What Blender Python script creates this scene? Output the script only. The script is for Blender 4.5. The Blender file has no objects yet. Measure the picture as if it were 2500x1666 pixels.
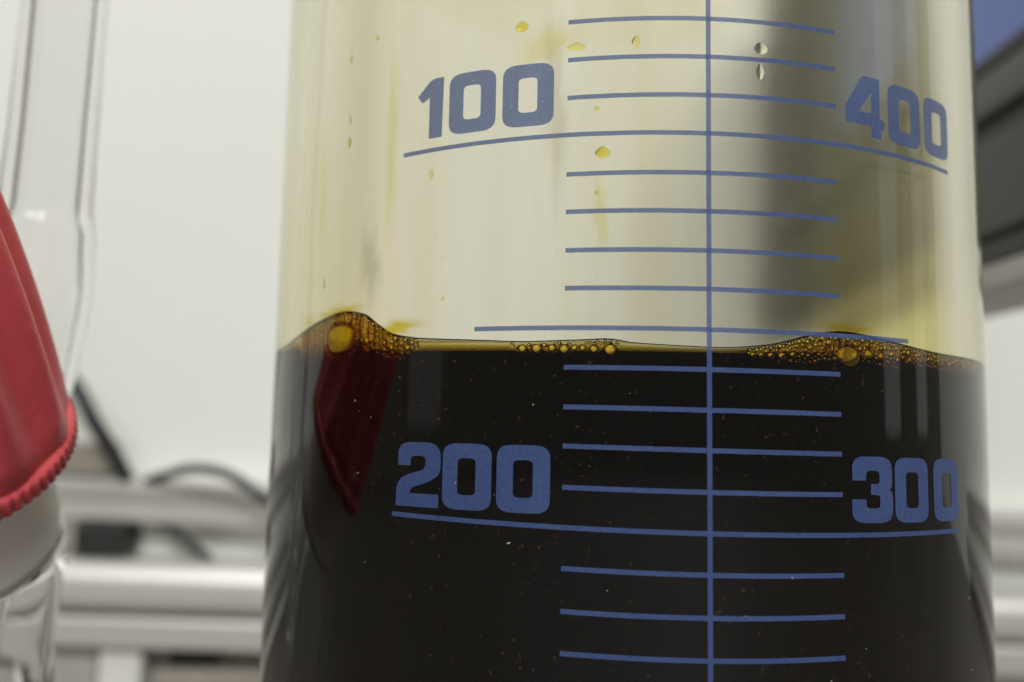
import bpy, bmesh, math, random
from mathutils import Vector, Matrix, Quaternion
random.seed(7)
sc = bpy.context.scene
COL = sc.collection

# ------------------------------------------------------------------ camera
R = 0.040            # bottle radius, metres
EYE = 0.130          # lens height above the bench
cam_d = bpy.data.cameras.new('camera')
cam = bpy.data.objects.new('camera', cam_d); COL.objects.link(cam)
ri = Vector((0.99981, -0.00196, 0.01958)); up = Vector((-0.01968, -0.09933, 0.99486)); fw = Vector((0, 0.99505, 0.09935))
m = Matrix((ri, up, -fw)).transposed().to_4x4()
m.translation = Vector((-0.01244, -0.10620, EYE)); cam.matrix_world = m
cam_d.sensor_width = 36; cam_d.lens = 30.6
cam_d.clip_start = 0.002; cam_d.clip_end = 50
cam_d.dof.use_dof = True; cam_d.dof.focus_distance = 0.0695; cam_d.dof.aperture_fstop = 19
sc.camera = cam

# ------------------------------------------------------------------ world, lamps, exposure
w = bpy.data.worlds.new('World'); sc.world = w; w.use_nodes = True
w.node_tree.nodes['Background'].inputs[0].default_value = (0.96, 0.88, 0.76, 1)
w.node_tree.nodes['Background'].inputs[1].default_value = 0.19
def area(name, loc, target, sx, sy, power, col=(1, 1, 1)):
    d = bpy.data.lights.new(name, 'AREA'); d.shape = 'RECTANGLE'; d.size = sx; d.size_y = sy; d.energy = power; d.color = col
    o = bpy.data.objects.new(name, d); COL.objects.link(o); o.location = loc
    o.rotation_euler = (Vector(target) - Vector(loc)).to_track_quat('-Z', 'Y').to_euler()
    return o
area('ceiling_lamp', (-0.85, -2.4, 2.2), (-0.2, 0.2, 0.1), 1.4, 0.7, 27, (0.985, 0.99, 0.97))
area('ceiling_lamp', (0.75, -2.6, 2.2), (0.2, 0.2, 0.1), 1.4, 0.7, 67, (0.985, 0.99, 0.97))
area('ceiling_lamp', (-0.1, -0.5, 2.2), (-0.1, 0.1, 0.1), 1.4, 0.5, 15, (0.985, 0.99, 0.97))
area('added_band_light', (2.0, -0.42, 0.80), (0.0, 0.0, 0.15), 0.24, 1.4, 0.5, (0.95, 0.98, 1.0))  # added unseen panels, here and below, putting grey upright bands in the reflections
area('added_band_light', (2.0, 0.02, 0.80), (0.0, 0.0, 0.15), 0.18, 1.4, 0.34, (0.95, 0.98, 1.0))
area('added_band_light', (-1.9, -0.95, 0.80), (0.0, 0.0, 0.15), 0.46, 1.4, 0.36, (0.95, 0.98, 1.0))
sc.view_settings.view_transform = 'Standard'; sc.view_settings.look = 'None'
sc.view_settings.exposure = 0.0; sc.view_settings.gamma = 1.0; sc.view_settings.use_curve_mapping = False
sc.cycles.use_adaptive_sampling = True; sc.cycles.adaptive_threshold = 0.02
sc.cycles.max_bounces = 18; sc.cycles.transmission_bounces = 18; sc.cycles.glossy_bounces = 10
sc.cycles.diffuse_bounces = 4; sc.cycles.transparent_max_bounces = 24; sc.cycles.volume_bounces = 0
sc.cycles.sample_clamp_indirect = 6.0; sc.cycles.use_denoising = True
sc.cycles.blur_glossy = 0.3

# ------------------------------------------------------------------ helpers
def tag(o, label=None, cat=None, group=None, kind=None):
    if label: o['label'] = label
    if cat: o['category'] = cat
    if group: o['group'] = group
    if kind: o['kind'] = kind
    return o
def empty(name, loc=(0, 0, 0)):
    o = bpy.data.objects.new(name, None); COL.objects.link(o); o.location = loc; o.empty_display_size = 0.01
    return o
def link(name, me, mats, parent=None, smooth=True):
    o = bpy.data.objects.new(name, me); COL.objects.link(o)
    for mt in (mats if isinstance(mats, (list, tuple)) else [mats]): me.materials.append(mt)
    if smooth:
        for p in me.polygons: p.use_smooth = True
    if parent is not None:
        o.parent = parent; o.matrix_parent_inverse = Matrix.Translation(parent.location).inverted()
    return o
def from_bm(name, bm, mats, parent=None, smooth=True):
    me = bpy.data.meshes.new(name); bm.to_mesh(me); bm.free()
    return link(name, me, mats, parent, smooth)
def from_py(name, v, f, mats, parent=None, smooth=True):
    me = bpy.data.meshes.new(name); me.from_pydata(v, [], f); me.update()
    return link(name, me, mats, parent, smooth)
def frames(pts):
    pts = [Vector(p) for p in pts]; out = []; n = None
    for i, p in enumerate(pts):
        t = (pts[min(i+1, len(pts)-1)] - pts[max(i-1, 0)]).normalized()
        if n is None: n = t.orthogonal().normalized()
        n = (n - t*n.dot(t)).normalized(); out.append((p, n, t.cross(n)))
    return out
def sweep(v, f, pts, radii, seg=32, cap0=True, cap1=True, flip=False):
    b = len(v); fr = frames(pts)
    for (p, n, bi), r in zip(fr, radii):
        for k in range(seg):
            a = 2*math.pi*k/seg; v.append(p + (n*math.cos(a) + bi*math.sin(a))*r)
    for i in range(len(pts)-1):
        for k in range(seg):
            k2 = (k+1) % seg; q = (b+i*seg+k, b+i*seg+k2, b+(i+1)*seg+k2, b+(i+1)*seg+k)
            f.append(q[::-1] if flip else q)
    if cap0: c = tuple(b+k for k in range(seg)); f.append(c if flip else c[::-1])
    if cap1: c = tuple(b+(len(pts)-1)*seg+k for k in range(seg)); f.append(c[::-1] if flip else c)
def smooth_path(pts, n=8):
    pts = [Vector(p) for p in pts]; out = []
    for i in range(len(pts)-1):
        p0, p1, p2, p3 = pts[max(i-1, 0)], pts[i], pts[i+1], pts[min(i+2, len(pts)-1)]
        for k in range(n):
            t = k/n
            out.append(0.5*((2*p1)+(p2-p0)*t+(2*p0-5*p1+4*p2-p3)*t*t+(3*p1-p0-3*p2+p3)*t**3))
    out.append(pts[-1]); return out
def lathe(v, f, prof, seg, closed=True):
    """closed profile [(r,z)] revolved about z; r=0 points become poles"""
    b = len(v); n = len(prof); idx = []
    for r, z in prof:
        if r < 1e-9: idx.append([len(v)]*seg); v.append((0, 0, z))
        else:
            s = len(v); idx.append([s+k for k in range(seg)])
            for k in range(seg):
                a = 2*math.pi*k/seg; v.append((r*math.cos(a), r*math.sin(a), z))
    for i in range(n-1):
        for k in range(seg):
            k2 = (k+1) % seg
            q = [idx[i][k], idx[i][k2], idx[i+1][k2], idx[i+1][k]]
            u = []
            for a in q:
                if a not in u: u.append(a)
            if len(u) > 2: f.append(tuple(u))
def box(name, lo, hi, mat, parent=None, bev=0.0008, seg=2, tilt=0.0):
    bm = bmesh.new(); bmesh.ops.create_cube(bm, size=1)
    c = [(a+b)/2 for a, b in zip(lo, hi)]; s = [b-a for a, b in zip(lo, hi)]
    bmesh.ops.scale(bm, vec=s, verts=bm.verts)
    if bev: bmesh.ops.bevel(bm, geom=bm.edges[:], offset=bev, segments=seg, affect='EDGES', profile=0.5)
    if tilt: bmesh.ops.rotate(bm, cent=(0, 0, 0), matrix=Matrix.Rotation(tilt, 3, 'Y'), verts=bm.verts)
    bmesh.ops.translate(bm, vec=c, verts=bm.verts)
    o = from_bm(name, bm, mat, parent)
    md = o.modifiers.new('n', 'WEIGHTED_NORMAL'); md.keep_sharp = False
    return o

# ------------------------------------------------------------------ materials
def mat(name):
    mt = bpy.data.materials.new(name); mt.use_nodes = True; nt = mt.node_tree
    return mt, nt, nt.nodes, nt.links
def pmat(name, col, rough=0.5, metal=0.0, noise=0.0, scale=200, bump=0.0, bscale=400, stretch=(1, 1, 1), **kw):
    mt, nt, N, L = mat(name); p = N['Principled BSDF']
    p.inputs['Base Color'].default_value = (*col, 1); p.inputs['Roughness'].default_value = rough; p.inputs['Metallic'].default_value = metal
    for k, val in kw.items(): p.inputs[k.replace('_', ' ')].default_value = val
    tc = N.new('ShaderNodeTexCoord'); mp = N.new('ShaderNodeMapping'); mp.inputs['Scale'].default_value = stretch
    L.new(tc.outputs['Object'], mp.inputs['Vector'])
    if noise:
        nz = N.new('ShaderNodeTexNoise'); nz.inputs['Scale'].default_value = scale; nz.inputs['Detail'].default_value = 5
        L.new(mp.outputs[0], nz.inputs['Vector'])
        mr = N.new('ShaderNodeMapRange'); mr.inputs['From Min'].default_value = 0.25; mr.inputs['From Max'].default_value = 0.75
        mr.inputs['To Min'].default_value = 1-noise; mr.inputs['To Max'].default_value = 1+noise; L.new(nz.outputs['Fac'], mr.inputs['Value'])
        mx = N.new('ShaderNodeVectorMath'); mx.operation = 'SCALE'; mx.inputs[0].default_value = col; L.new(mr.outputs[0], mx.inputs['Scale'])
        L.new(mx.outputs[0], p.inputs['Base Color'])
    if bump:
        nb = N.new('ShaderNodeTexNoise'); nb.inputs['Scale'].default_value = bscale; nb.inputs['Detail'].default_value = 4; L.new(mp.outputs[0], nb.inputs['Vector'])
        bp = N.new('ShaderNodeBump'); bp.inputs['Strength'].default_value = bump; bp.inputs['Distance'].default_value = 0.0003
        L.new(nb.outputs['Fac'], bp.inputs['Height']); L.new(bp.outputs[0], p.inputs['Normal'])
    return mt
def glass(name, tint=(1, 1, 1), ior=1.47, rough=0.0, absorb=None, dens=0, streak=None, bump=0.0, bscale=(60, 60, 8), attr=None, ior2=1.0):
    mt, nt, N, L = mat(name); N.remove(N['Principled BSDF'])
    g = N.new('ShaderNodeBsdfGlass'); g.inputs['Color'].default_value = (*tint, 1); g.inputs['IOR'].default_value = ior; g.inputs['Roughness'].default_value = rough
    L.new(g.outputs[0], N['Material Output'].inputs['Surface'])
    tc = N.new('ShaderNodeTexCoord'); mp = N.new('ShaderNodeMapping'); L.new(tc.outputs['Object'], mp.inputs['Vector'])
    if streak:
        mp.inputs['Scale'].default_value = (150, 150, 9)
        nz = N.new('ShaderNodeTexNoise'); nz.inputs['Scale'].default_value = 1.0; nz.inputs['Detail'].default_value = 4; nz.inputs['Roughness'].default_value = 0.55
        L.new(mp.outputs[0], nz.inputs['Vector'])
        cr = N.new('ShaderNodeValToRGB'); L.new(nz.outputs['Fac'], cr.inputs[0])
        cr.color_ramp.elements[0].position = 0.36; cr.color_ramp.elements[0].color = (*streak, 1)
        cr.color_ramp.elements[1].position = 0.60; cr.color_ramp.elements[1].color = (*tint, 1)
        L.new(cr.outputs[0], g.inputs['Color'])
    if bump:
        m2 = N.new('ShaderNodeMapping'); m2.inputs['Scale'].default_value = bscale; L.new(tc.outputs['Object'], m2.inputs['Vector'])
        nb = N.new('ShaderNodeTexNoise'); nb.inputs['Scale'].default_value = 1.0; nb.inputs['Detail'].default_value = 2; L.new(m2.outputs[0], nb.inputs['Vector'])
        bp = N.new('ShaderNodeBump'); bp.inputs['Strength'].default_value = bump; bp.inputs['Distance'].default_value = 0.001
        L.new(nb.outputs['Fac'], bp.inputs['Height']); L.new(bp.outputs[0], g.inputs['Normal'])
    if attr:
        at = N.new('ShaderNodeAttribute'); at.attribute_name = attr
        mi = N.new('ShaderNodeMapRange'); mi.inputs['To Min'].default_value = ior; mi.inputs['To Max'].default_value = ior2
        L.new(at.outputs['Fac'], mi.inputs['Value']); L.new(mi.outputs[0], g.inputs['IOR'])
    if absorb:
        va = N.new('ShaderNodeVolumeAbsorption'); va.inputs['Color'].default_value = (*absorb, 1); va.inputs['Density'].default_value = dens
        L.new(va.outputs[0], N['Material Output'].inputs['Volume'])
    return mt
M = {}
M['wall'] = pmat('wall_paint', (0.80, 0.81, 0.76), 0.6, noise=0.02, scale=6, bump=0.15, bscale=500)
M['bench'] = pmat('bench_laminate', (0.17, 0.155, 0.14), 0.5, noise=0.08, scale=60)
def bottle_glass():
    """slightly yellowed glass; the inner face carries a residue tint and painted reflection streaks (told apart by its radius)"""
    mt = glass('bottle_glass', absorb=(0.86, 0.79, 0.02), dens=18, streak=(0.945, 0.93, 0.85), bump=0.03, bscale=(90, 90, 7), attr='wet', ior2=1.47/1.36); nt = mt.node_tree; N, L = nt.nodes, nt.links
    g = [n for n in N if n.type == 'BSDF_GLASS'][0]; cr = [n for n in N if n.type == 'VALTORGB'][0]; tc = [n for n in N if n.type == 'TEX_COORD'][0]
    cr.color_ramp.elements[1].color = (0.995, 0.99, 0.97, 1)
    fl = N.new('ShaderNodeVectorMath'); fl.operation = 'MULTIPLY'; fl.inputs[1].default_value = (1, 1, 0); L.new(tc.outputs['Object'], fl.inputs[0])
    ln = N.new('ShaderNodeVectorMath'); ln.operation = 'LENGTH'; L.new(fl.outputs[0], ln.inputs[0])
    lt = N.new('ShaderNodeMath'); lt.operation = 'LESS_THAN'; lt.inputs[1].default_value = 0.965*R; L.new(ln.outputs['Value'], lt.inputs[0])
    mx = N.new('ShaderNodeMix'); mx.data_type = 'RGBA'; L.new(lt.outputs[0], mx.inputs['Factor']); mx.inputs['A'].default_value = (1, 1, 1, 1); L.new(cr.outputs[0], mx.inputs['B'])
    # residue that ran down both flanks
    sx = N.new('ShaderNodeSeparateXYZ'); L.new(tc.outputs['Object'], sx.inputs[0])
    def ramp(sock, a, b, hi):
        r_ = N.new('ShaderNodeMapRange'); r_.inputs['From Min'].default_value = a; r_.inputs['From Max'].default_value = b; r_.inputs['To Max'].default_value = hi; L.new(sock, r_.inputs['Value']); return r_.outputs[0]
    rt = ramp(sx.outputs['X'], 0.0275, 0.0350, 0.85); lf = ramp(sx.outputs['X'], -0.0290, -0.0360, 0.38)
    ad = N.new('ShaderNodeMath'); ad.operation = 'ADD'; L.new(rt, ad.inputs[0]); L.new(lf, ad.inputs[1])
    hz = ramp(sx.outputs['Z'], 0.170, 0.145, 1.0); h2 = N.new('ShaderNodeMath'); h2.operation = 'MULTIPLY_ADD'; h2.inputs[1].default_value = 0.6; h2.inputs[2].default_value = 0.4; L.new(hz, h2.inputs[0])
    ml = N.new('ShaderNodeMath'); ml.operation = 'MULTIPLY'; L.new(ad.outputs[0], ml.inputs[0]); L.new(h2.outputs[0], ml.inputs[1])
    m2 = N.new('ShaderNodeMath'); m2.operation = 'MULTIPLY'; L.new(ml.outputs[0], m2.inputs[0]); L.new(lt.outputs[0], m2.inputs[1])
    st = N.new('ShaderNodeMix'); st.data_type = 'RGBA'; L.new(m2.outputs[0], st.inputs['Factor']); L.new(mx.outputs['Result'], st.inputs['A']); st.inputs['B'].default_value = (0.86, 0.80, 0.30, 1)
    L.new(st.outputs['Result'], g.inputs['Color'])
    # dried film makes the dry inner face a little hazy
    wa = N.new('ShaderNodeAttribute'); wa.attribute_name = 'wet'
    iv = N.new('ShaderNodeMath'); iv.operation = 'SUBTRACT'; iv.use_clamp = True; L.new(lt.outputs[0], iv.inputs[0]); L.new(wa.outputs['Fac'], iv.inputs[1])
    rg = N.new('ShaderNodeMath'); rg.operation = 'MULTIPLY'; rg.inputs[1].default_value = 0.14; L.new(iv.outputs[0], rg.inputs[0]); L.new(rg.outputs[0], g.inputs['Roughness'])
    # handled glass: thin uneven grime on the outer face
    mg = N.new('ShaderNodeMapping'); mg.inputs['Scale'].default_value = (55, 55, 22); L.new(tc.outputs['Object'], mg.inputs['Vector'])
    n1 = N.new('ShaderNodeTexNoise'); n1.inputs['Scale'].default_value = 1.0; n1.inputs['Detail'].default_value = 6; n1.inputs['Roughness'].default_value = 0.62; n1.inputs['Distortion'].default_value = 0.8; L.new(mg.outputs[0], n1.inputs['Vector'])
    n2 = N.new('ShaderNodeTexNoise'); n2.inputs['Scale'].default_value = 2600; n2.inputs['Detail'].default_value = 2; L.new(tc.outputs['Object'], n2.inputs['Vector'])
    g1 = ramp(n1.outputs['Fac'], 0.38, 0.72, 0.006); g2 = ramp(n2.outputs['Fac'], 0.66, 0.80, 0.10)
    gs = N.new('ShaderNodeMath'); gs.operation = 'ADD'; L.new(g1, gs.inputs[0]); L.new(g2, gs.inputs[1])
    ou = N.new('ShaderNodeMath'); ou.operation = 'SUBTRACT'; ou.use_clamp = True; ou.inputs[0].default_value = 1.0; L.new(lt.outputs[0], ou.inputs[1])
    gm = N.new('ShaderNodeMath'); gm.operation = 'MULTIPLY'; L.new(gs.outputs[0], gm.inputs[0]); L.new(ou.outputs[0], gm.inputs[1])
    df = N.new('ShaderNodeBsdfDiffuse'); df.inputs[0].default_value = (0.50, 0.36, 0.27, 1)
    ms = N.new('ShaderNodeMixShader'); L.new(gm.outputs[0], ms.inputs[0]); L.new(g.outputs[0], ms.inputs[1]); L.new(df.outputs[0], ms.inputs[2])
    L.new(ms.outputs[0], N['Material Output'].inputs['Surface'])
    return mt
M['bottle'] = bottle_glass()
M['clear'] = glass('clear_glass', bump=0.008, bscale=(120, 120, 60))
M['frost'] = pmat('ground_glass', (0.95, 0.91, 0.87), 0.6, noise=0.03, scale=300, bump=0.3, bscale=900)
M['liquid'] = glass('dark_liquid', ior=1.36, absorb=(0.87, 0.75, 0.02), dens=12500, attr='side', ior2=1.0)
M['alu'] = pmat('brushed_aluminium', (0.70, 0.69, 0.66), 0.42, 0.6, noise=0.05, scale=120, stretch=(0.05, 1, 1))
M['alu_dark'] = pmat('aluminium_slot', (0.30, 0.285, 0.26), 0.5, 0.4, noise=0.06, scale=90)
M['rubber'] = pmat('black_cable_rubber', (0.022, 0.023, 0.027), 0.45, noise=0.15, scale=80)
M['dark_plastic'] = pmat('dark_plastic', (0.018, 0.019, 0.018), 0.5, noise=0.1, scale=60)
M['grey_plastic'] = pmat('grey_plastic', (0.045, 0.048, 0.043), 0.5, noise=0.08, scale=50)
M['midgrey'] = pmat('grey_bezel', (0.075, 0.085, 0.075), 0.45, noise=0.06, scale=50)
M['pale'] = pmat('pale_painted_metal', (0.42, 0.40, 0.37), 0.45, noise=0.05, scale=40)
M['brown'] = pmat('taupe_metal', (0.30, 0.27, 0.23), 0.5, noise=0.08, scale=60)
M['white_plastic'] = pmat('white_plastic', (0.75, 0.75, 0.72), 0.45, noise=0.03, scale=40)
M['red'] = pmat('red_rubber', (0.74, 0.10, 0.12), 0.42, noise=0.10, scale=130, bump=0.25, bscale=700)
def screen_mat():
    mt, nt, N, L = mat('blue_screen'); p = N['Principled BSDF']
    p.inputs['Base Color'].default_value = (0.01, 0.012, 0.02, 1); p.inputs['Roughness'].default_value = 0.3
    p.inputs['Emission Color'].default_value = (0.085, 0.13, 0.36, 1); p.inputs['Emission Strength'].default_value = 0.62
    return mt
M['screen'] = screen_mat()
def print_mat():
    mt, nt, N, L = mat('blue_enamel_print'); p = N['Principled BSDF']; p.inputs['Roughness'].default_value = 0.5
    p.inputs['Specular IOR Level'].default_value = 0.3
    tc = N.new('ShaderNodeTexCoord'); nz = N.new('ShaderNodeTexNoise'); nz.inputs['Scale'].default_value = 4500; nz.inputs['Detail'].default_value = 2
    L.new(tc.outputs['Object'], nz.inputs['Vector']); n2 = N.new('ShaderNodeTexNoise'); n2.inputs['Scale'].default_value = 260; L.new(tc.outputs['Object'], n2.inputs['Vector'])
    ad = N.new('ShaderNodeMath'); ad.operation = 'MULTIPLY_ADD'; ad.inputs[1].default_value = 0.45; L.new(n2.outputs['Fac'], ad.inputs[0]); L.new(nz.outputs['Fac'], ad.inputs[2])
    cr = N.new('ShaderNodeValToRGB'); L.new(ad.outputs[0], cr.inputs[0])
    cr.color_ramp.elements[0].position = 0.45; cr.color_ramp.elements[0].color = (0.040, 0.068, 0.205, 1)
    cr.color_ramp.elements[1].position = 1.0; cr.color_ramp.elements[1].color = (0.068, 0.108, 0.255, 1)
    L.new(cr.outputs[0], p.inputs['Base Color'])
    tr = N.new('ShaderNodeBsdfTransparent'); tr.inputs[0].default_value = (0.85, 0.92, 1, 1); mx = N.new('ShaderNodeMixShader'); mx.inputs[0].default_value = 0.11
    n3 = N.new('ShaderNodeTexNoise'); n3.inputs['Scale'].default_value = 2300; n3.inputs['Detail'].default_value = 3; L.new(tc.outputs['Object'], n3.inputs['Vector'])
    wr = N.new('ShaderNodeMapRange'); wr.inputs['From Min'].default_value = 0.63; wr.inputs['From Max'].default_value = 0.77; wr.inputs['To Min'].default_value = 0.19; wr.inputs['To Max'].default_value = 0.36
    L.new(n3.outputs['Fac'], wr.inputs['Value']); L.new(wr.outputs[0], mx.inputs[0])
    L.new(p.outputs[0], mx.inputs[1]); L.new(tr.outputs[0], mx.inputs[2]); L.new(mx.outputs[0], N['Material Output'].inputs['Surface'])
    return mt
M['print'] = print_mat()
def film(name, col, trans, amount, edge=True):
    """thin residue and painted reflections: tinted see-through film mixed with a little scatter, ragged cover"""
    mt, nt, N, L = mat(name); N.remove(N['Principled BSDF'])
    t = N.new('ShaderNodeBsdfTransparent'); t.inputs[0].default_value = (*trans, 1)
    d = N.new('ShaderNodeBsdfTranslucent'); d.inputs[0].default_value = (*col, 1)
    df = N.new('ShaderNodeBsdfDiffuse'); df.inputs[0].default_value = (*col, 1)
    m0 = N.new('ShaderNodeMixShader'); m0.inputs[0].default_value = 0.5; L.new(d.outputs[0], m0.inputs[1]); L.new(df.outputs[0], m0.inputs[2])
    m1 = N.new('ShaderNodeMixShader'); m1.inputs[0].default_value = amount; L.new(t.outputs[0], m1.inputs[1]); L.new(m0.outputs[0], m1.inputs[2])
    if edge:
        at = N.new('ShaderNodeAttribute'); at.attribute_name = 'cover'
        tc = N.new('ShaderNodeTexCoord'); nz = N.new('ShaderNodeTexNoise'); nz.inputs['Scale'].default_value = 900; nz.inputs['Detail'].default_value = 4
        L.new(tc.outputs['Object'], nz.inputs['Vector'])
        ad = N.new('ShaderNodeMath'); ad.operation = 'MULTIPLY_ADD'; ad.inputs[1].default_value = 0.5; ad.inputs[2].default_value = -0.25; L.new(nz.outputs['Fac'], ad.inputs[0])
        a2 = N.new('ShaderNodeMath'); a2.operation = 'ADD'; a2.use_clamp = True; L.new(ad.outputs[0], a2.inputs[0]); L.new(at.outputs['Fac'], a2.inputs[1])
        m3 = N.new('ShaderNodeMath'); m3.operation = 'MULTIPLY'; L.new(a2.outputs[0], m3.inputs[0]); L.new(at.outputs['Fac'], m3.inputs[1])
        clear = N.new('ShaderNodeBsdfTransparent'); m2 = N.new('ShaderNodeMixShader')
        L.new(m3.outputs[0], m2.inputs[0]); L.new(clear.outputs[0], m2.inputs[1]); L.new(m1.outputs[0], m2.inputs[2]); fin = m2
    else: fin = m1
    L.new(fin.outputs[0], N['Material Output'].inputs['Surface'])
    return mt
M['residue'] = film('yellow_residue_reflection', (0.80, 0.62, 0.03), (0.92, 0.80, 0.12), 0.25)  # shared by residue patches and painted reflections of the froth
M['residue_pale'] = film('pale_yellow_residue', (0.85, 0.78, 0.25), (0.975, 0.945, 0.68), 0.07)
M['bubble'] = film('bubble_film', (1.0, 0.86, 0.02), (0.99, 0.92, 0.16), 0.42, edge=False)
M['ring_bubble'] = film('thin_bubble_film', (0.90, 0.62, 0.03), (0.98, 0.88, 0.35), 0.12, edge=False)
M['amber_bubble'] = film('amber_bubble_film', (0.80, 0.45, 0.02), (0.99, 0.90, 0.45), 0.03, edge=False)
M['drop'] = glass('yellow_drop', tint=(0.975, 0.94, 0.66), ior=1.10)
M['drop_deep'] = glass('deep_yellow_drop', tint=(0.97, 0.90, 0.45), ior=1.10)
M['reflection_grey'] = film('grey_reflection_film', (0.42, 0.46, 0.45), (0.80, 0.84, 0.85), 0.08)  # tint stands in for a bluish-grey reflection streak
M['reflection_brown'] = film('brown_reflection_film', (0.50, 0.44, 0.36), (0.88, 0.85, 0.80), 0.06)  # tint stands in for a soft brownish reflection
M['drop_clear'] = glass('clear_drop', tint=(0.98, 0.97, 0.90), ior=1.09)
M['dust'] = pmat('pale_dust', (0.75, 0.75, 0.70), 0.6)

# ------------------------------------------------------------------ setting: wall and bench
def slab(name, lo, hi, mt): return tag(box(name, lo, hi, mt, None, 0), kind='structure')
slab('wall', (-2.0, 0.330, -0.001), (2.0, 0.36, 2.2), M['wall'])
slab('bench_top', (-2.0, -2.6, -0.04), (2.0, 0.329, 0.0), M['bench'])

# ------------------------------------------------------------------ the bottle
RI = 0.93*R
bottle = empty('glass_bottle', (0, 0, 0.0))
tag(bottle, 'large clear glass bottle with blue printed scale, half full of dark liquid', 'bottle')
contact = [(-3.2, 0.1800), (-1.6, 0.185), (-1.15, 0.200), (-1.05, 0.215), (-0.9986, 0.2277), (-0.9048, 0.2469), (-0.8095, 0.259), (-0.7277, 0.2473), (-0.6825, 0.2222), (-0.6405, 0.201), (-0.5765, 0.189),
 (-0.5174, 0.1843), (-0.4092, 0.1789), (-0.3098, 0.1748), (-0.2345, 0.1761), (-0.1795, 0.1778), (-0.1253, 0.1797), (-0.0805, 0.1732), (-0.0358, 0.1703), (0.0798, 0.1666),
 (0.1466, 0.1685), (0.2042, 0.1747), (0.2438, 0.1822), (0.2951, 0.1958), (0.349, 0.2063), (0.3943, 0.2096), (0.4543, 0.2058), (0.5194, 0.1988), (0.6076, 0.1894), (0.7139, 0.183),
 (0.8931, 0.1823), (1.2, 0.182), (1.7, 0.180), (3.2, 0.1800)]
def contact_z(th):
    for i in range(len(contact)-1):
        if contact[i][0] <= th <= contact[i+1][0]:
            p0 = contact[max(i-1, 0)]; p1 = contact[i]; p2 = contact[i+1]; p3 = contact[min(i+2, len(contact)-1)]
            h = p2[0]-p1[0]; t = (th-p1[0])/h
            m1 = (p2[1]-p0[1])/max(1e-6, p2[0]-p0[0])*h; m2 = (p3[1]-p1[1])/max(1e-6, p3[0]-p1[0])*h
            return (2*t**3-3*t*t+1)*p1[1]+(t**3-2*t*t+t)*m1+(-2*t**3+3*t*t)*p2[1]+(t**3-t*t)*m2
    return 0.18
def bottle_mesh():
    prof = [(0.0, 0.0035), (0.030, 0.0030), (0.034, 0.0006), (0.0365, 0.0003), (0.0388, 0.0016), (R, 0.0050)]
    for z in (0.03, 0.06, 0.09, 0.12, 0.15, 0.18): prof.append((R, z))
    for k in range(1, 9):
        a = k/8*math.pi/2; prof.append((0.016+(R-0.016)*math.cos(a)**0.9, 0.185+0.030*math.sin(a)))
    prof += [(0.0155, 0.232), (0.017, 0.236), (0.017, 0.240), (0.0135, 0.240), (0.0130, 0.232)]
    no = len(prof)
    for k in range(8, 0, -1):
        a = k/8*math.pi/2; prof.append((0.0130+(RI-0.0130)*math.cos(a)**0.9, 0.183+0.0285*math.sin(a)))
    for z in (0.18, 0.16, 0.15): prof.append((RI, z))
    nc = len(prof)
    for z in (0.1365, 0.12, 0.09, 0.06, 0.03): prof.append((RI, z))
    prof += [(RI, 0.010), (RI-0.0015, 0.0072), (RI-0.005, 0.0060), (0.0, 0.0065)]
    v = []; f = []; seg = 640; lathe(v, f, prof, seg)
    base = 1+(nc-1)*seg
    for k in range(seg):
        x, y, z = v[base+k]; v[base+k] = (x, y, EYE+R*contact_z(math.atan2(x, -y)))
    o = from_py('glass_body', v, f, M['bottle'], bottle)
    at = o.data.attributes.new('wet', 'FLOAT', 'FACE')
    for p in o.data.polygons:
        rr = max(math.hypot(*o.data.vertices[i].co[:2]) for i in p.vertices)
        zm = max(o.data.vertices[i].co.z-(EYE+R*contact_z(math.atan2(o.data.vertices[i].co.x, -o.data.vertices[i].co.y))) for i in p.vertices)
        at.data[p.index].value = 1.0 if (rr < RI+1e-5 and zm < 1e-5 and p.index > no*seg) else 0.0
    return o
bottle_mesh()

# --- blue printed scale, all on the outside of the glass
RP = R + 0.000035
def on_cyl(th, z, r=RP): return Vector((r*math.sin(th), -r*math.cos(th), EYE + R*z))
def ribbon(name, th0, th1, z0, slope, half, parent=bottle):
    n = max(6, int((th1-th0)/0.012)); v = []; f = []
    for i in range(n+1):
        th = th0+(th1-th0)*i/n; z = z0+slope*(th-0.066); j = random.uniform(-1, 1)*0.00018
        v += [on_cyl(th, z-half+j), on_cyl(th, z+half+j*0.5)]
    for i in range(n): f.append((2*i, 2*i+2, 2*i+3, 2*i+1))
    return from_py(name, v, f, M['print'], parent)
HL = 0.0047
minor = (-0.2115, 0.3445)
rows = [(0.894, .012, 0), (0.8161, .012, 0), (0.7378, .014, 0), (0.6595, .014, 0), (0.5820, .008, 2), (0.5026, .011, 0), (0.4262, .007, 0), (0.3486, .004, 0),
        (0.2732, .002, 0), (0.1948, -.001, 1), (0.1181, -.002, 0), (0.0407, -.006, 0), (-0.0354, -.011, 0), (-0.1135, -.011, 0), (-0.1900, -.0155, 2),
        (-0.2660, -.015, 0), (-0.3442, -.012, 0), (-0.4210, -.013, 0), (-0.498, -.013, 0), (-0.575, -.013, 1)]
for z, s, kind in rows:
    a, b = (minor, (-0.397, 0.535), (-0.583, 0.7165))[kind]
    ribbon('graduation_line', a, b, z, s, HL)
def vert_line():
    v = []; f = []; n = 40
    for i in range(n+1):
        z = -0.70+1.75*i/n; th = 0.0665-0.0016*z*0.5; w_ = 0.0049
        RV = RP + 0.000012
        v += [on_cyl(th-w_, z, RV), on_cyl(th, z, RV), on_cyl(th+w_, z, RV)]
    for i in range(n):
        for k in (0, 1): f.append((3*i+k, 3*i+k+1, 3*i+k+4, 3*i+k+3))
    from_py('vertical_scale_line', v, f, M['print'], bottle)
vert_line()

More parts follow.
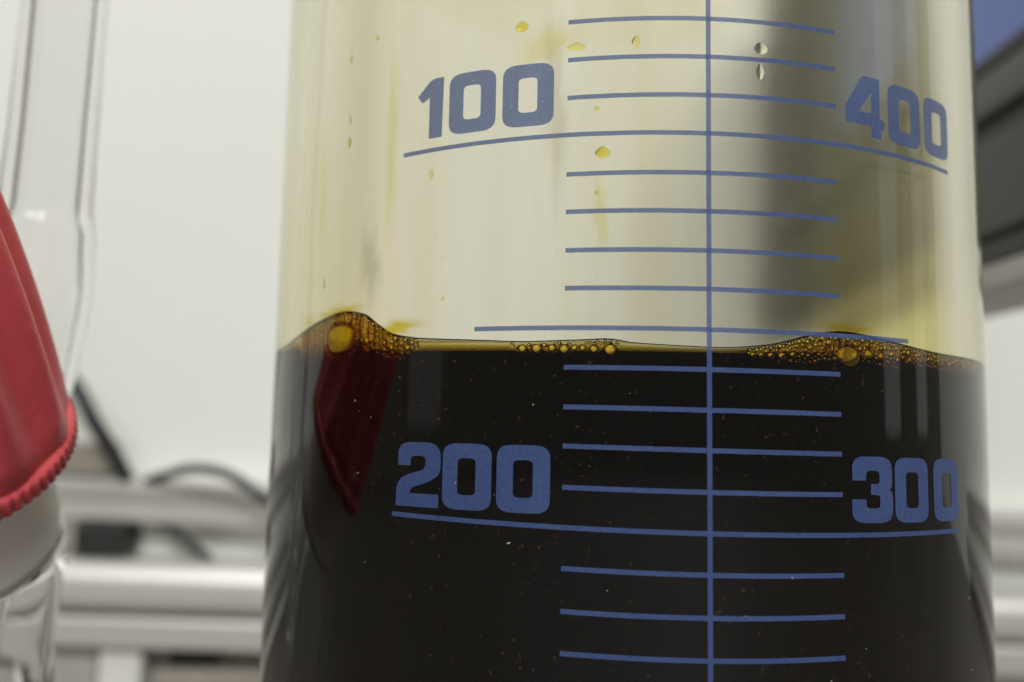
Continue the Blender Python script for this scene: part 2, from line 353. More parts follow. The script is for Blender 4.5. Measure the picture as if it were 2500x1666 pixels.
def rounded(pts):
    """[(x,y,r)] corners -> outline with arcs (quadratic rounding)"""
    out = []; n = len(pts)
    for i, (x, y, r) in enumerate(pts):
        p = Vector((x, y)); a = Vector(pts[i-1][:2]); b = Vector(pts[(i+1) % n][:2])
        if r <= 0: out.append(p); continue
        da = (a-p); db = (b-p); ra = min(r, da.length*0.5); rb = min(r, db.length*0.5)
        A = p+da.normalized()*ra; B = p+db.normalized()*rb
        for k in range(9):
            t = k/8
            # slightly squarer than a quadratic curve
            c = 0.12; P = (1-t)**2*A+2*t*(1-t)*p+t*t*B; out.append(P+(p-P)*c*4*t*(1-t)*0.5)
    return out
GL = {
 '0': [[(0, 0, 165), (515, 0, 165), (515, 820, 165), (0, 820, 165)], [(163, 183, 62), (352, 183, 62), (352, 637, 62), (163, 637, 62)]],
 '1': [[(150, 0, 12), (308, 0, 12), (318, 820, 14), (175, 820, 70), (0, 605, 18), (62, 505, 18), (150, 565, 10)]],
 '2': [[(0, 0, 18), (505, 0, 18), (505, 168, 22), (168, 168, 26), (180, 235, 60), (420, 335, 120), (520, 430, 90), (520, 820, 190), (15, 820, 190), (15, 520, 22), (172, 520, 14),
        (172, 645, 60), (346, 645, 60), (346, 480, 70), (60, 375, 130), (0, 250, 90)]],
 '3': [[(8, 520, 14), (8, 820, 180), (515, 820, 170), (515, 445, 90), (478, 413, 10), (520, 380, 90), (520, 0, 180), (0, 0, 180), (0, 290, 18), (175, 290, 14), (175, 180, 60),
        (350, 180, 60), (350, 345, 45), (232, 345, 10), (232, 482, 10), (345, 482, 45), (345, 645, 60), (178, 645, 60), (172, 520, 14)]],
 '4': [[(328, 0, 12), (470, 0, 12), (470, 128, 12), (515, 150, 26), (515, 262, 26), (452, 290, 14), (452, 820, 18), (222, 820, 22), (0, 385, 26), (0, 160, 24), (328, 160, 30)],
       [(170, 330, 18), (335, 330, 12), (335, 618, 14)]],
}
US = 0.1075/515; VS = 0.1300/820
def number(name, digits, z_base, slope=0.0, squeeze=1.0):
    bmo = bmesh.new()
    for ch, u0 in digits:
        cu = bpy.data.curves.new('g', 'CURVE'); cu.dimensions = '2D'; cu.fill_mode = 'BOTH'
        for loop in GL[ch]:
            P = rounded(loop); sp = cu.splines.new('POLY'); sp.points.add(len(P)-1); sp.use_cyclic_u = True
            for pt, p in zip(sp.points, P): pt.co = (u0+p.x*US*squeeze, p.y*VS, 0, 1)
        ob = bpy.data.objects.new('g', cu); COL.objects.link(ob); bpy.context.view_layer.update()
        me = bpy.data.meshes.new_from_object(ob.evaluated_get(bpy.context.evaluated_depsgraph_get()))
        bm = bmesh.new(); bm.from_mesh(me)
        k = u0+0.008
        while k < u0+0.11:
            bmesh.ops.bisect_plane(bm, geom=bm.verts[:]+bm.edges[:]+bm.faces[:], plane_co=(k, 0, 0), plane_no=(1, 0, 0)); k += 0.008
        tmp = bpy.data.meshes.new('t'); bm.to_mesh(tmp); bm.free(); bmo.from_mesh(tmp)
        bpy.data.objects.remove(ob); bpy.data.curves.remove(cu); bpy.data.meshes.remove(me); bpy.data.meshes.remove(tmp)
    for vv in bmo.verts:
        th, z = vv.co.x, vv.co.y; vv.co = on_cyl(th, z_base+z+slope*(th-digits[0][1]))
    bmesh.ops.recalc_face_normals(bmo, faces=bmo.faces)
    return from_bm(name, bmo, M['print'], bottle)
tag(number('scale_number', [('1', -0.549), ('0', -0.4685), ('0', -0.3465)], 0.6030), 'blue printed number 100')
tag(number('scale_number', [('4', 0.369), ('0', 0.489), ('0', 0.6125)], 0.6110), 'blue printed number 400')
tag(number('scale_number', [('2', -0.574), ('0', -0.4605), ('0', -0.3425)], -0.1625), 'blue printed number 200')
tag(number('scale_number', [('3', 0.367), ('0', 0.4825), ('0', 0.6115)], -0.1715, -0.022), 'blue printed number 300')

# ------------------------------------------------------------------ the liquid
LEVEL = 0.1455
FILM = 0.00006
def base_surf(th, d):
    """resting height of the liquid d metres in from the wall, in units of R: a steep meniscus"""
    c = contact_z(th); lam = 0.00042
    return LEVEL+(c-LEVEL)*math.exp(-(max(0.0, d)/lam)**0.85)
liquid = empty('dark_liquid', (0, 0, 0.0085))
tag(liquid, 'dark brown liquid with amber froth along its edge, filling the glass bottle', 'liquid')
bubbles = [(-0.3106, 0.1586, 0.0083), (-0.2792, 0.1584, 0.0104), (-0.2624, 0.1658, 0.0042), (-0.246, 0.1594, 0.0075), (-0.2199, 0.1573, 0.0096), (-0.198, 0.1599, 0.0057),
 (-0.1805, 0.1594, 0.006), (-0.1571, 0.1574, 0.0081), (-0.1231, 0.1556, 0.0125), (0.1683, 0.1551, 0.0033), (0.1774, 0.1519, 0.0055), (0.1959, 0.1514, 0.006), (0.2182, 0.1511, 0.0073),
 (0.2443, 0.151, 0.0085), (0.2699, 0.155, 0.0071), (0.4115, 0.1578, 0.0224), (0.4674, 0.1648, 0.0108), (0.5049, 0.1624, 0.0083), (0.5983, 0.1596, 0.0058), (-0.8318, 0.2017, 0.0305),
 (-0.7284, 0.1863, 0.0093), (-0.7113, 0.1883, 0.0062), (-0.6458, 0.1677, 0.0069), (-0.6309, 0.174, 0.0052), (-0.6133, 0.1761, 0.0052), (-0.5974, 0.1661, 0.0075), (-0.5835, 0.1765, 0.0045),
 (-0.76, 0.2305, 0.0056), (-0.6678, 0.1795, 0.0056), (-0.6943, 0.1834, 0.0047)]
NBIG = len(bubbles)
def widen(r): return 1.75 if r > 0.028 else (1.25 if r > 0.02 else 1.0)
def press(r): return 0.55 if r > 0.02 else 0.80       # how far a bubble is pressed flat against the glass
def froth():
    out = list(bubbles); tries = 0
    zones = [(-1.02, -0.90, 0.085, 150, .006), (-0.90, -0.60, 0.06, 130, .0055), (0.26, 0.56, 0.050, 150, .0062), (0.52, 0.95, 0.030, 150, .0062), (0.17, 0.28, 0.014, 24, .0045), (-0.34, -0.10, 0.006, 14, .002), (-0.66, -0.57, 0.02, 14, .0045)]
    for a, b, dep, n, rm in zones:
        k = 0; tries = 0
        while k < n and tries < 6000:
            tries += 1; th = random.uniform(a, b); r = random.uniform(0.0026, rm*1.15)*random.uniform(0.65, 1)
            top = contact_z(th)-r*1.25-0.003; z = top-random.random()**1.3*dep
            if z < LEVEL-0.006: continue
            ok = True
            for t2, z2, r2 in out:
                if ((th-t2)*0.93*(r+r2)/(r+r2*widen(r2)))**2+(z-z2)**2 < (r+r2+0.0009)**2: ok = False; break
            if ok: out.append((th, z, r)); k += 1
    return out
BUB = froth()
GAP = 0.00003
def bubble_verts(th, z, r, ns, nr, k=1.0, gap=GAP):
    """sphere beside the inner wall, flattened where it touches"""
    q = r*R; rho = RI-GAP-q*press(r); lim = RI-gap; out = []
    e_r = Vector((math.sin(th), -math.cos(th), 0)); e_t = Vector((math.cos(th), math.sin(th), 0))
    for j in range(nr+1):
        ph = math.pi*j/nr
        for i in range(ns):
            al = 2*math.pi*i/ns
            dr, dt, dz = q*k*math.sin(ph)*math.cos(al), q*k*widen(r)*math.sin(ph)*math.sin(al), q*k*math.cos(ph)
            if r > 0.028 and ph > math.pi/2:
                fk = max(1e-6, math.sin(ph))**0.45/max(1e-6, math.sin(ph)); dr *= fk; dt *= fk; dz *= 1.25
            p = e_r*(rho+dr)+e_t*dt; rr = math.hypot(p.x, p.y)
            if rr > lim: p *= lim/rr
            out.append(Vector((p.x, p.y, EYE+R*z+dz)))
    return out
def surf(th, d, near):
    z = base_surf(th, d)
    for t2, z2, r2 in near:
        q = r2*R+FILM; dc = r2*R*press(r2)+GAP
        e = q*q-(d-dc)**2-((th-t2)*RI*q/(r2*R*widen(r2)+FILM))**2
        if e > 0: z = max(z, min(contact_z(th)-0.002*d/0.001, z2+math.sqrt(e)/R) if d < 0.0002 else z2+math.sqrt(e)/R)
    return z
def liquid_mesh():
    v = []; f = []; rl = RI+0.00002
    angs = []; a = -math.pi
    while a < math.pi-1e-6:
        angs.append(a); a += 0.0026 if -1.1 < a < 1.05 else 0.03
    n = len(angs)
    ds = [0.0]+[0.00003, 0.00006, 0.0001, 0.00014]+[0.00019+0.00006*i for i in range(44)]+[0.0030, 0.0034, 0.004, 0.006, 0.010, 0.018, 0.028]
    near = [[b for b in BUB if abs(b[0]-th) < b[2]*1.3*widen(b[2])+0.003] for th in angs]; nd = dict(zip(angs, near))
    rings = []
    def ring(rad, zf): 
        s = len(v)
        for th in angs: v.append((rad*math.sin(th), -rad*math.cos(th), zf(th)))
        rings.append(s)
    ring(rl-0.004, lambda t: 0.0064); ring(rl-0.0010, lambda t: 0.0076); ring(rl, lambda t: 0.0105)
    for q in (0.04, 0.08, 0.11): ring(rl, lambda t, q=q: q)
    for d in ds: ring(rl-d, lambda t, d=d: EYE+R*surf(t, d, nd[t]))
    c0 = len(v); v.append((0, 0, 0.0062)); c1 = len(v); v.append((0, 0, EYE+R*LEVEL))
    for i in range(len(rings)-1):
        for k in range(n):
            k2 = (k+1) % n; f.append((rings[i]+k, rings[i]+k2, rings[i+1]+k2, rings[i+1]+k))
    for k in range(n):
        k2 = (k+1) % n; f.append((c0, rings[0]+k2, rings[0]+k)); f.append((c1, rings[-1]+k, rings[-1]+k2))
    # air pockets: inward facing spheres
    for i, (th, z, r) in enumerate(BUB):
        b = len(v); ns, nr = (36, 24) if i < NBIG else (16, 10)
        v += [tuple(p) for p in bubble_verts(th, z, r, ns, nr)]
        for j in range(nr):
            for k in range(ns):
                k2 = (k+1) % ns; f.append((b+j*ns+k, b+j*ns+k2, b+(j+1)*ns+k2, b+(j+1)*ns+k))
    o = from_py('liquid_body', v, f, M['liquid'], liquid)
    at = o.data.attributes.new('side', 'FLOAT', 'FACE')
    for i in range(6*n): at.data[i].value = 1.0
    return o
liquid_mesh()
for i, (th, z, r) in enumerate(BUB[:NBIG]):
    ns, nr = 30, 20; pv = bubble_verts(th, z, r, ns, nr, 0.95, GAP+0.00002); pf = []
    for j in range(nr):
        for k in range(ns): k2 = (k+1) % ns; pf.append((j*ns+k2, j*ns+k, (j+1)*ns+k, (j+1)*ns+k2))
    o = from_py('bubble', [tuple(p) for p in pv], pf, M['bubble'] if r > 0.028 else (M['ring_bubble'] if r > 0.02 else M['amber_bubble']), liquid)
    if r > 0.028: tag(o, 'large bright yellow bubble')
    elif r > 0.02: tag(o, 'large amber bubble with a thin ring')

# ------------------------------------------------------------------ residue, painted reflections and drops inside the glass
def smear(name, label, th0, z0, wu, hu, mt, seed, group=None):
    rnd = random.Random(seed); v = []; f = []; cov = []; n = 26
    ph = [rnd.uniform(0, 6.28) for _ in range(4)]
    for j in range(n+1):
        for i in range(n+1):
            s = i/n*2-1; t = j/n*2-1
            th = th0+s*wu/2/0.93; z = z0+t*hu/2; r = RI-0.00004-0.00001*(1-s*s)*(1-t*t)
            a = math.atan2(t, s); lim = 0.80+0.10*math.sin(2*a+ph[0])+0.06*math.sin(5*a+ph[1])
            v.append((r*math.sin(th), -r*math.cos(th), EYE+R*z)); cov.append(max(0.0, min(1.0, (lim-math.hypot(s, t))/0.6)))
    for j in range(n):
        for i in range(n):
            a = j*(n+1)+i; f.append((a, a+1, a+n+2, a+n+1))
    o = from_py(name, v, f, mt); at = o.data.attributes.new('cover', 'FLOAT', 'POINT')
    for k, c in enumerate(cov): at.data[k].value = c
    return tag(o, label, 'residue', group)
smear('residue_reflection_smear', 'yellow residue smear hugging the glass above the big yellow bubble', -0.84, 0.258, 0.30, 0.075, M['residue'], 1)
smear('residue_reflection_smear', 'yellow painted froth reflection sloping away beside the big yellow bubble', -0.63, 0.210, 0.26, 0.075, M['residue'], 2)  # blurred reflection of the far froth, painted as a yellow film
smear('residue_reflection_smear', 'small yellow residue patch between big yellow bubble and glass edge', -0.99, 0.248, 0.16, 0.085, M['residue'], 3)
smear('residue_reflection_smear', 'wide yellow painted haze of reflected froth above the froth beneath the number 400', 0.405, 0.214, 0.22, 0.072, M['residue'], 4)  # reflected haze of far bubbles, put into the film colour
smear('residue_reflection_smear', 'pointed yellow residue peak at the froth end near the monitor side', 0.86, 0.215, 0.14, 0.09, M['residue'], 5)
smear('residue_reflection_smear', 'pale yellow streak running down beside the number 100', -0.66, 0.62, 0.09, 0.75, M['residue_pale'], 6)
smear('residue_reflection_smear', 'pale narrow yellow streak between glass edge and number 100', -0.93, 0.55, 0.08, 0.75, M['residue_pale'], 7)

smear('residue_reflection_smear', 'grey painted reflection on the glass above the froth hump', -0.72, 0.36, 0.13, 0.34, M['reflection_grey'], 9)  # dark reflection streak in the glass, painted as a tinted film
smear('residue_reflection_smear', 'faint brown upright painted reflection beside the last zero of 100', -0.245, 0.66, 0.11, 0.70, M['reflection_brown'], 10)  # upright reflected band, painted into the film colour
smear('residue_reflection_smear', 'thin pale yellow run beneath the bright yellow drop', -0.146, 0.43, 0.06, 0.30, M['residue_pale'], 12)
smear('residue_reflection_smear', 'pale yellow patch around the highest yellow drops', -0.27, 0.79, 0.26, 0.16, M['residue_pale'], 15)
def drop(th, z, wu, hu, mt, label, tail=0.35, thick=0.08, group=None):
    """flattened tear hanging on the inner face of the glass"""
    v = []; f = []; ns, nr = 24, 7
    def P(a, q):
        s = math.sin(a)*q; t = math.cos(a)*q
        s *= 1-tail*max(0.0, t)
        d = math.sqrt(max(0.0, 1-q*q))*thick*min(wu, hu)*0.9
        th_ = th+s*wu/2/0.93; r = RI+0.00003-d*R
        return (r*math.sin(th_), -r*math.cos(th_), EYE+R*(z+t*hu/2))
    v.append(P(0, 0))
    for j in range(1, nr+1):
        q = math.sin(j/nr*math.pi/2)
        for k in range(ns): v.append(P(2*math.pi*k/ns, q))
    back = len(v); v.append(((RI+0.00004)*math.sin(th), -(RI+0.00004)*math.cos(th), EYE+R*z))
    for k in range(ns):
        k2 = (k+1) % ns; f.append((0, 1+k, 1+k2))
        for j in range(nr-1): f.append((1+j*ns+k, 1+(j+1)*ns+k, 1+(j+1)*ns+k2, 1+j*ns+k2))
        f.append((1+(nr-1)*ns+k, back, 1+(nr-1)*ns+k2))
    o = from_py('liquid_drop', v, f, mt)
    bm = bmesh.new(); bm.from_mesh(o.data); bmesh.ops.recalc_face_normals(bm, faces=bm.faces); bm.to_mesh(o.data); bm.free()
    return tag(o, label, 'drop', group)
Y, DY, CL = M['drop'], M['drop_deep'], M['drop_clear']
drop(-0.1424, 0.5577, 0.0303, 0.0242, DY, 'bright yellow drop just under the long 100 line')
drop(-0.1553, 0.6487, 0.0121, 0.0104, Y, 'tiny yellow drop beside the short lines above the 100 line')
drop(-0.1536, 0.4744, 0.0090, 0.0121, Y, 'tiny yellow drop between two short lines below the 100 line')
drop(-0.3223, 0.8358, 0.0277, 0.0240, DY, 'yellow drop high above the last zero of 100')
drop(-0.2007, 0.7815, 0.0381, 0.0190, Y, 'wide pale yellow drop at the tip of a short line above 100')
drop(-0.8117, 0.6587, 0.0121, 0.0277, DY, 'narrow orange drop between the glass edge and the 100 line end')
drop(-0.8115, 0.7144, 0.0080, 0.0242, Y, 'thin pale run above the narrow orange drop')
drop(-0.54, 0.5415, 0.0121, 0.0225, Y, 'small yellow tear drop under the end of the 100 line')
drop(-0.7204, 0.8879, 0.0138, 0.0121, Y, 'small round yellow drop high near the glass edge')
drop(-0.8162, 0.8637, 0.0086, 0.0208, Y, 'thin upright yellow drop nearest the glass edge')
drop(0.195, 0.7349, 0.0173, 0.0346, CL, 'clear tear drop beside the vertical scale line')
drop(0.1973, 0.7841, 0.0294, 0.0260, CL, 'clear wide drop directly above the clear tear drop')
drop(-0.0734, 0.7885, 0.0173, 0.0225, Y, 'faint yellow drop between two short lines near the top')
drop(-0.3487, 0.7416, 0.0069, 0.0190, Y, 'tiny bead of yellow above the zeros of 100')
drop(-0.3319, 0.7000, 0.0080, 0.0500, Y, 'thin yellow run between the two zeros of 100')
drop(-0.4998, 0.2685, 0.0086, 0.0086, Y, 'tiny pale drop low above the dark liquid')
drop(-0.9033, 0.3335, 0.0104, 0.0260, CL, 'thin clear run above the big yellow bubble')

def specks():
    rnd = random.Random(5); v = []; f = []
    for k in range(85):
        th = rnd.uniform(-0.95, 0.95); z = rnd.uniform(-0.5, 0.85); s = rnd.choice([1, 1, 1, 1.4, 2.0])*0.000024*rnd.uniform(0.6, 1.4)
        if z > 0.15 and rnd.random() < 0.45: continue
        c = on_cyl(th, z, R+0.00005); ex = Vector((math.cos(th), math.sin(th), 0)); ez = Vector((0, 0, 1)); nn = Vector((math.sin(th), -math.cos(th), 0))
        b = len(v); l = rnd.choice([1, 1, 1.5, 3.0]); an = rnd.uniform(0, 3.14)
        d1 = ex*math.cos(an)+ez*math.sin(an); d2 = -ex*math.sin(an)+ez*math.cos(an)
        v += [c+d1*s*l, c+d2*s*0.7, c-d1*s*l, c-d2*s*0.7, c+nn*s*0.8]
        f += [(b, b+1, b+4), (b+1, b+2, b+4), (b+2, b+3, b+4), (b+3, b, b+4), (b+3, b+2, b+1, b)]
    o = from_py('dust_specks', v, f, M['dust'], None, False)
    tag(o, 'tiny pale dust specks scattered over the outside of the bottle', 'dust', kind='stuff')
specks()

# ------------------------------------------------------------------ neighbouring glassware
Z0 = EYE-0.112
def V3(x, y, z): return Vector((x, y, z+Z0))
ax = Vector((0.124, -0.811, 1.0)).normalized()
cap_c = V3(-0.0688, -0.0212, 0.1082)
vessel = empty('glass_side_neck', (-0.0712, -0.0085, 0.0))
tag(vessel, 'clear bent glass neck with a white ground joint under the red rubber cap', 'glassware')
path = [cap_c+ax*0.006, cap_c-ax*0.002, cap_c-ax*0.009, cap_c-ax*0.0145, V3(-0.0712, -0.0105, 0.088), V3(-0.0712, -0.0090, 0.078), V3(-0.0712, -0.0085, 0.050), V3(-0.0712, -0.0085, 0.016), V3(-0.0712, -0.0085, -0.010), V3(-0.0712, -0.0085, -0.0178)]
rad = [0.0100, 0.0100, 0.0101, 0.0101, 0.0096, 0.0091, 0.0089, 0.0095, 0.0150, 0.0170]
sp = smooth_path(path, 8); rs = []
for i in range(len(rad)-1):
    for k in range(8): rs.append(rad[i]+(rad[i+1]-rad[i])*(k/8)**1.0)
rs.append(rad[-1])
v = []; f = []; sweep(v, f, sp, rs, 64, False, True); n1 = len(v)
inner_r = [r-0.0013 for r in rs[:-6]]
sweep(v, f, sp[:-6], inner_r, 64, False, True, True)
for k in range(64): f.append((k, n1+k, n1+(k+1) % 64, (k+1) % 64))
o = from_py('neck_tube', v, f, M['clear'], vessel)
bm = bmesh.new(); bm.from_mesh(o.data); bmesh.ops.recalc_face_normals(bm, faces=bm.faces); bm.to_mesh(o.data); bm.free()
v = []; f = []; n = 12
jp = [cap_c+ax*(0.005-0.0170*i/n) for i in range(n+1)]; sweep(v, f, jp, [0.01022-0.00001*i for i in range(n+1)], 64)
tag(from_py('ground_joint', v, f, M['frost'], vessel), 'white frosted ground joint of the neck')

def rubber_cap():
    seg = 288; prof = []
    # (height along the axis, radius, flute strength, rib strength)
    prof += [(-0.0002, 0.0108, 0, 0), (-0.0004, 0.0120, 0, 0.5), (0.0000, 0.01290, 0, 1), (0.0003, 0.01318, 0, 1), (0.0017, 0.01326, 0, 1), (0.0021, 0.01320, 0, 0.8), (0.0023, 0.01282, 0.1, 0.1), (0.0026, 0.01282, 0.2, 0), (0.0029, 0.01308, 0.3, 0)]
    for k in range(1, 15):
        t = k/14; prof.append((0.0030+0.029*t, 0.01310-0.0004*t-0.0025*t*t, 0.5+0.5*min(1, t*3), 0))
    prof += [(0.0335, 0.0092, 0.6, 0), (0.0345, 0.0075, 0.2, 0), (0.0347, 0.004, 0, 0)]
    q = ax.to_track_quat('Z', 'Y'); v = []; f = []
    rnd = random.Random(2); fl = [rnd.uniform(0.5, 1.3) for _ in range(11)]
    for h, r, a, b in prof:
        for k in range(seg):
            t = 2*math.pi*k/seg; u = t/(2*math.pi)*11; fi = int(u) % 11
            d = -0.0015*a*fl[fi]*math.sin(math.pi*(u % 1))**2
            d += b*(0.0001-0.00034*abs(math.cos(t*40))**4)
            p = Vector(((r+d)*math.cos(t), (r+d)*math.sin(t), h)); p.rotate(q); v.append(cap_c+p)
    for i in range(len(prof)-1):
        for k in range(seg):
            k2 = (k+1) % seg; f.append((i*seg+k, i*seg+k2, (i+1)*seg+k2, (i+1)*seg+k))
    f.append(tuple((len(prof)-1)*seg+k for k in range(seg)))
    # inner skirt wall
    s = len(v)
    for h, r in ((-0.0002, 0.0104), (0.012, 0.0104)):
        for k in range(seg):
            t = 2*math.pi*k/seg; p = Vector((r*math.cos(t), r*math.sin(t), h)); p.rotate(q); v.append(cap_c+p)
    for k in range(seg):
        k2 = (k+1) % seg; f.append((s+k, s+k2, k2, k)); f.append((s+seg+k, s+seg+k2, s+k2, s+k))
    f.append(tuple(s+seg+k for k in reversed(range(seg))))
    o = from_py('rubber_cap', v, f, M['red'])
    return tag(o, 'red rubber cap with fluted sides and a ribbed rim', 'cap')
rubber_cap()

def pipette():
    top = V3(-0.0697, -0.0009, 0.1647); mid = V3(-0.0716, 0.0018, 0.1373)
    dirn = (top-mid).normalized()
    pts = [top+dirn*0.12, top+dirn*0.03, top, V3(-0.0709, 0.0008, 0.150), V3(-0.0716, 0.0016, 0.1395), V3(-0.0719, 0.0020, 0.1345), V3(-0.0724, 0.0027, 0.128), V3(-0.0733, 0.0034, 0.120), V3(-0.0744, 0.0042, 0.111), V3(-0.076, 0.005, 0.098), V3(-0.0775, 0.006, 0.080)]
    ro = [0.0049, 0.0049, 0.0049, 0.0051, 0.0054, 0.0061, 0.0063, 0.0058, 0.0050, 0.0036, 0.0022]
    rin_ = [0.0033, 0.0033, 0.0033, 0.0033, 0.0034, 0.0042, 0.0046, 0.0043, 0.0036, 0.0023, 0.0010]
    sp = smooth_path(pts, 10); 
    def lerp(a):
        out = []
        for i in range(len(a)-1):
            for k in range(10):
                t = k/10; out.append(a[i]+(a[i+1]-a[i])*(t*t*(3-2*t)))
        return out+[a[-1]]
    v = []; f = []; A = lerp(ro); B = lerp(rin_); sweep(v, f, sp, A, 64, False, False); n1 = len(v); sweep(v, f, sp, B, 64, False, False, True)
    L_ = (len(sp)-1)*64
    for k in range(64):
        k2 = (k+1) % 64; f.append((k, n1+k, n1+k2, k2)); f.append((L_+k2, n1+L_+k2, n1+L_+k, L_+k))
    bm = bmesh.new(); me = bpy.data.meshes.new('t'); me.from_pydata(v, [], f); bm.from_mesh(me); bmesh.ops.recalc_face_normals(bm, faces=bm.faces)
    root = empty('glass_pipette', sp[-1]); tag(root, 'clear glass tube with a bulge hanging behind the red rubber cap', 'glass tube')
    from_bm('tube_wall', bm, M['clear'], root)
pipette()

# ------------------------------------------------------------------ rails, cables and boxes on the wall
def rail(name, label, zl, zr, yf, depth, prof, mt, parts=()):
    """extruded bar along x; prof = front outline [(y offset from front, z)], heights measured at the middle"""
    zc = (zl+zr)/2; sl = (zr-zl)/0.43; n = len(prof); v = []; f = []
    root = empty(name, (0, yf, zc)); tag(root, label, 'rail', 'aluminium rails on the wall')
    for x in (-0.75, 0.75):
        for y, z in prof: v.append((x, yf+y, zc+z+sl*x))
    for k in range(n): f.append((k, (k+1) % n, n+(k+1) % n, n+k))
    f.append(tuple(range(n))[::-1]); f.append(tuple(n+k for k in range(n)))
    bm = bmesh.new(); me = bpy.data.meshes.new('t'); me.from_pydata(v, [], f); bm.from_mesh(me); bmesh.ops.recalc_face_normals(bm, faces=bm.faces)
    o = from_bm('rail_bar', bm, mt, root); md = o.modifiers.new('n', 'EDGE_SPLIT'); md.split_angle = math.radians(35)
    for x in (-0.62, 0.62):
        box('rail_bracket', (x-0.012, yf+depth-0.001, zc+sl*x-0.008), (x+0.012, 0.3299, zc+sl*x+0.008), M['alu_dark'], root, 0.0006)
    return root
def rounded_prof(h, d, r=0.004, top_round=None):
    p = []; tr = top_round or r
    for cy, cz, rr, a0 in ((tr, h/2-tr, tr, 90), (r, -h/2+r, r, 180)):
        for k in range(7):
            a = math.radians(a0+90*k/6); p.append((cy+rr*math.cos(a), cz+rr*math.sin(a)))
    p += [(d, -h/2), (d, h/2)]
    return p
def slot_prof(h, d, s):
    return [(0.001, h/2), (0, h/2-0.001), (0, s/2), (0.0055, s/2), (0.0055, -s/2), (0, -s/2), (0, -h/2+0.001), (0.001, -h/2), (d, -h/2), (d, h/2)]
rail('round_rail', 'thick rounded aluminium rail with a bright top edge', 0.0366+Z0, 0.0302+Z0, 0.298, 0.020, rounded_prof(0.0222, 0.020, 0.0060, 0.0100), M['alu'])
rail('slotted_rail', 'slim slotted aluminium rail running above the rounded rail', 0.0742+Z0, 0.0662+Z0, 0.314, 0.012, slot_prof(0.0200, 0.012, 0.0052), M['alu'])
rail('flat_rail', 'flat aluminium rail tucked below the rounded rail', 0.0158+Z0, 0.0106+Z0, 0.303, 0.020, rounded_prof(0.0140, 0.020, 0.001, 0.003), M['alu'])

def cable(name, label, pts, r):
    v = []; f = []; s_ = smooth_path([V3(*p) for p in pts], 10); sweep(v, f, s_, [r]*len(s_), 20)
    return tag(from_py(name, v, f, M['rubber']), label, 'cable')
cable('cable', 'thick black cable curving down beside the red rubber cap', [(-0.262, 0.318, 0.152), (-0.236, 0.306, 0.146), (-0.2206, 0.301, 0.1329), (-0.213, 0.3, 0.1235), (-0.2055, 0.3, 0.1105), (-0.1992, 0.306, 0.0975), (-0.1966, 0.312, 0.0885), (-0.1962, 0.317, 0.0846)], 0.0036)
cable('cable', 'thin dark cable arching over the slotted rail behind the bottle', [(-0.187, 0.317, 0.0825), (-0.1761, 0.310, 0.0862), (-0.1575, 0.298, 0.0905), (-0.1415, 0.298, 0.0881), (-0.1251, 0.298, 0.078), (-0.1087, 0.302, 0.0657), (-0.095, 0.314, 0.056), (-0.080, 0.324, 0.050)], 0.0024)
cable('cable', 'short grey cable dipping between the slotted and rounded rails', [(-0.196, 0.324, 0.066), (-0.1819, 0.32, 0.0641), (-0.1713, 0.318, 0.0592), (-0.1562, 0.316, 0.0483), (-0.143, 0.314, 0.036)], 0.0024)
def wallbox(name, label, cat, lo, hi, mt, bev=0.0015):
    o = box(name, (lo[0], lo[1], lo[2]+Z0), (hi[0], hi[1], hi[2]+Z0), mt, None, bev); return tag(o, label, cat)
wallbox('connector_block', 'small black connector block between the slotted and rounded rails', 'connector', (-0.2156, 0.308, 0.0495), (-0.1928, 0.3298, 0.0632), M['dark_plastic'])
wallbox('mounting_block', 'taupe metal block behind the thick black cable', 'block', (-0.262, 0.314, 0.0855), (-0.2050, 0.3298, 0.1010), M['brown'])
wallbox('mounting_block', 'taupe metal block joining the rails behind the glass neck', 'block', (-0.262, 0.3135, 0.0488), (-0.2170, 0.3299, 0.0635), M['brown'])
wallbox('junction_box', 'grey box standing below the rails beside a white post', 'box', (-0.262, 0.312, -0.0176), (-0.2030, 0.3298, 0.0070), M['pale'])
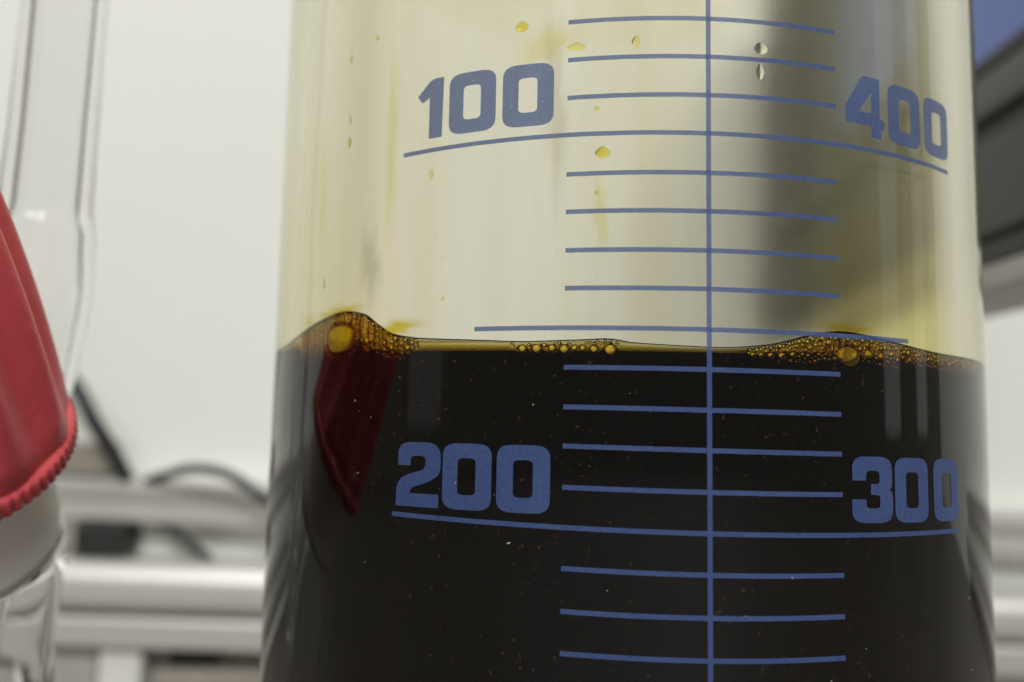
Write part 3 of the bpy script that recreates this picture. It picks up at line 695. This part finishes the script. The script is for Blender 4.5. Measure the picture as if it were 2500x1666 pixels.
wallbox('white_post', 'short white plastic post standing below the flat rail', 'post', (-0.2010, 0.309, -0.0179), (-0.1810, 0.3298, 0.0080), M['white_plastic'])
wallbox('tool_tray', 'brown metal tray standing below the rails beside a white post', 'tray', (-0.1750, 0.306, -0.0179), (-0.1000, 0.3298, -0.0020), M['brown'])
wallbox('clip', 'small dark clip resting on the brown tray', 'clip', (-0.1700, 0.312, -0.0019), (-0.1500, 0.3298, 0.0058), M['dark_plastic'])

# ------------------------------------------------------------------ monitor to the side, facing across the bench
def monitor():
    x0, x1 = 0.1105, 0.140; ya, yb = 0.085, 0.298
    root = empty('monitor', (0.135, 0.15, 0.0)); tag(root, 'dark grey monitor with a blue screen on a black stand', 'monitor')
    zb = 0.160+Z0; zs = 0.2125+Z0
    box('housing', (x0+0.004, ya, zb), (x1, yb, zs+0.13), M['grey_plastic'], root, 0.002)
    box('screen', (x0+0.0025, ya+0.012, zs), (x0+0.0045, 0.185, zs+0.12), M['screen'], root, 0)
    box('screen_edge', (x0+0.0005, ya+0.004, zs-0.0045), (x0+0.0042, yb-0.004, zs-0.0003), M['dark_plastic'], root, 0.0005)
    box('bezel_lip', (x0+0.0002, ya+0.004, zs-0.0165), (x0+0.0042, yb-0.004, zs-0.0047), M['midgrey'], root, 0.002)
    box('lower_panel', (x0, ya+0.002, zb+0.004), (x0+0.0042, yb-0.002, zb+0.029), M['grey_plastic'], root, 0.0015)
    box('bottom_trim', (x0+0.0015, ya+0.002, zb-0.003), (x0+0.02, yb-0.002, zb+0.0035), M['dark_plastic'], root, 0.0008)
    box('support_plate', (x0+0.001, ya, zb-0.0100), (x1, 0.215, zb-0.0032), M['pale'], root, 0.001)
    box('stand_column', (0.150, 0.272, 0.0075), (0.163, 0.290, zb+0.10), M['dark_plastic'], root, 0.002)
    box('stand_foot', (0.115, 0.235, 0.0002), (0.20, 0.325, 0.0074), M['dark_plastic'], root, 0.002)
    box('stand_arm', (0.1395, 0.270, zb+0.05), (0.164, 0.292, zb+0.09), M['dark_plastic'], root, 0.002)
monitor()
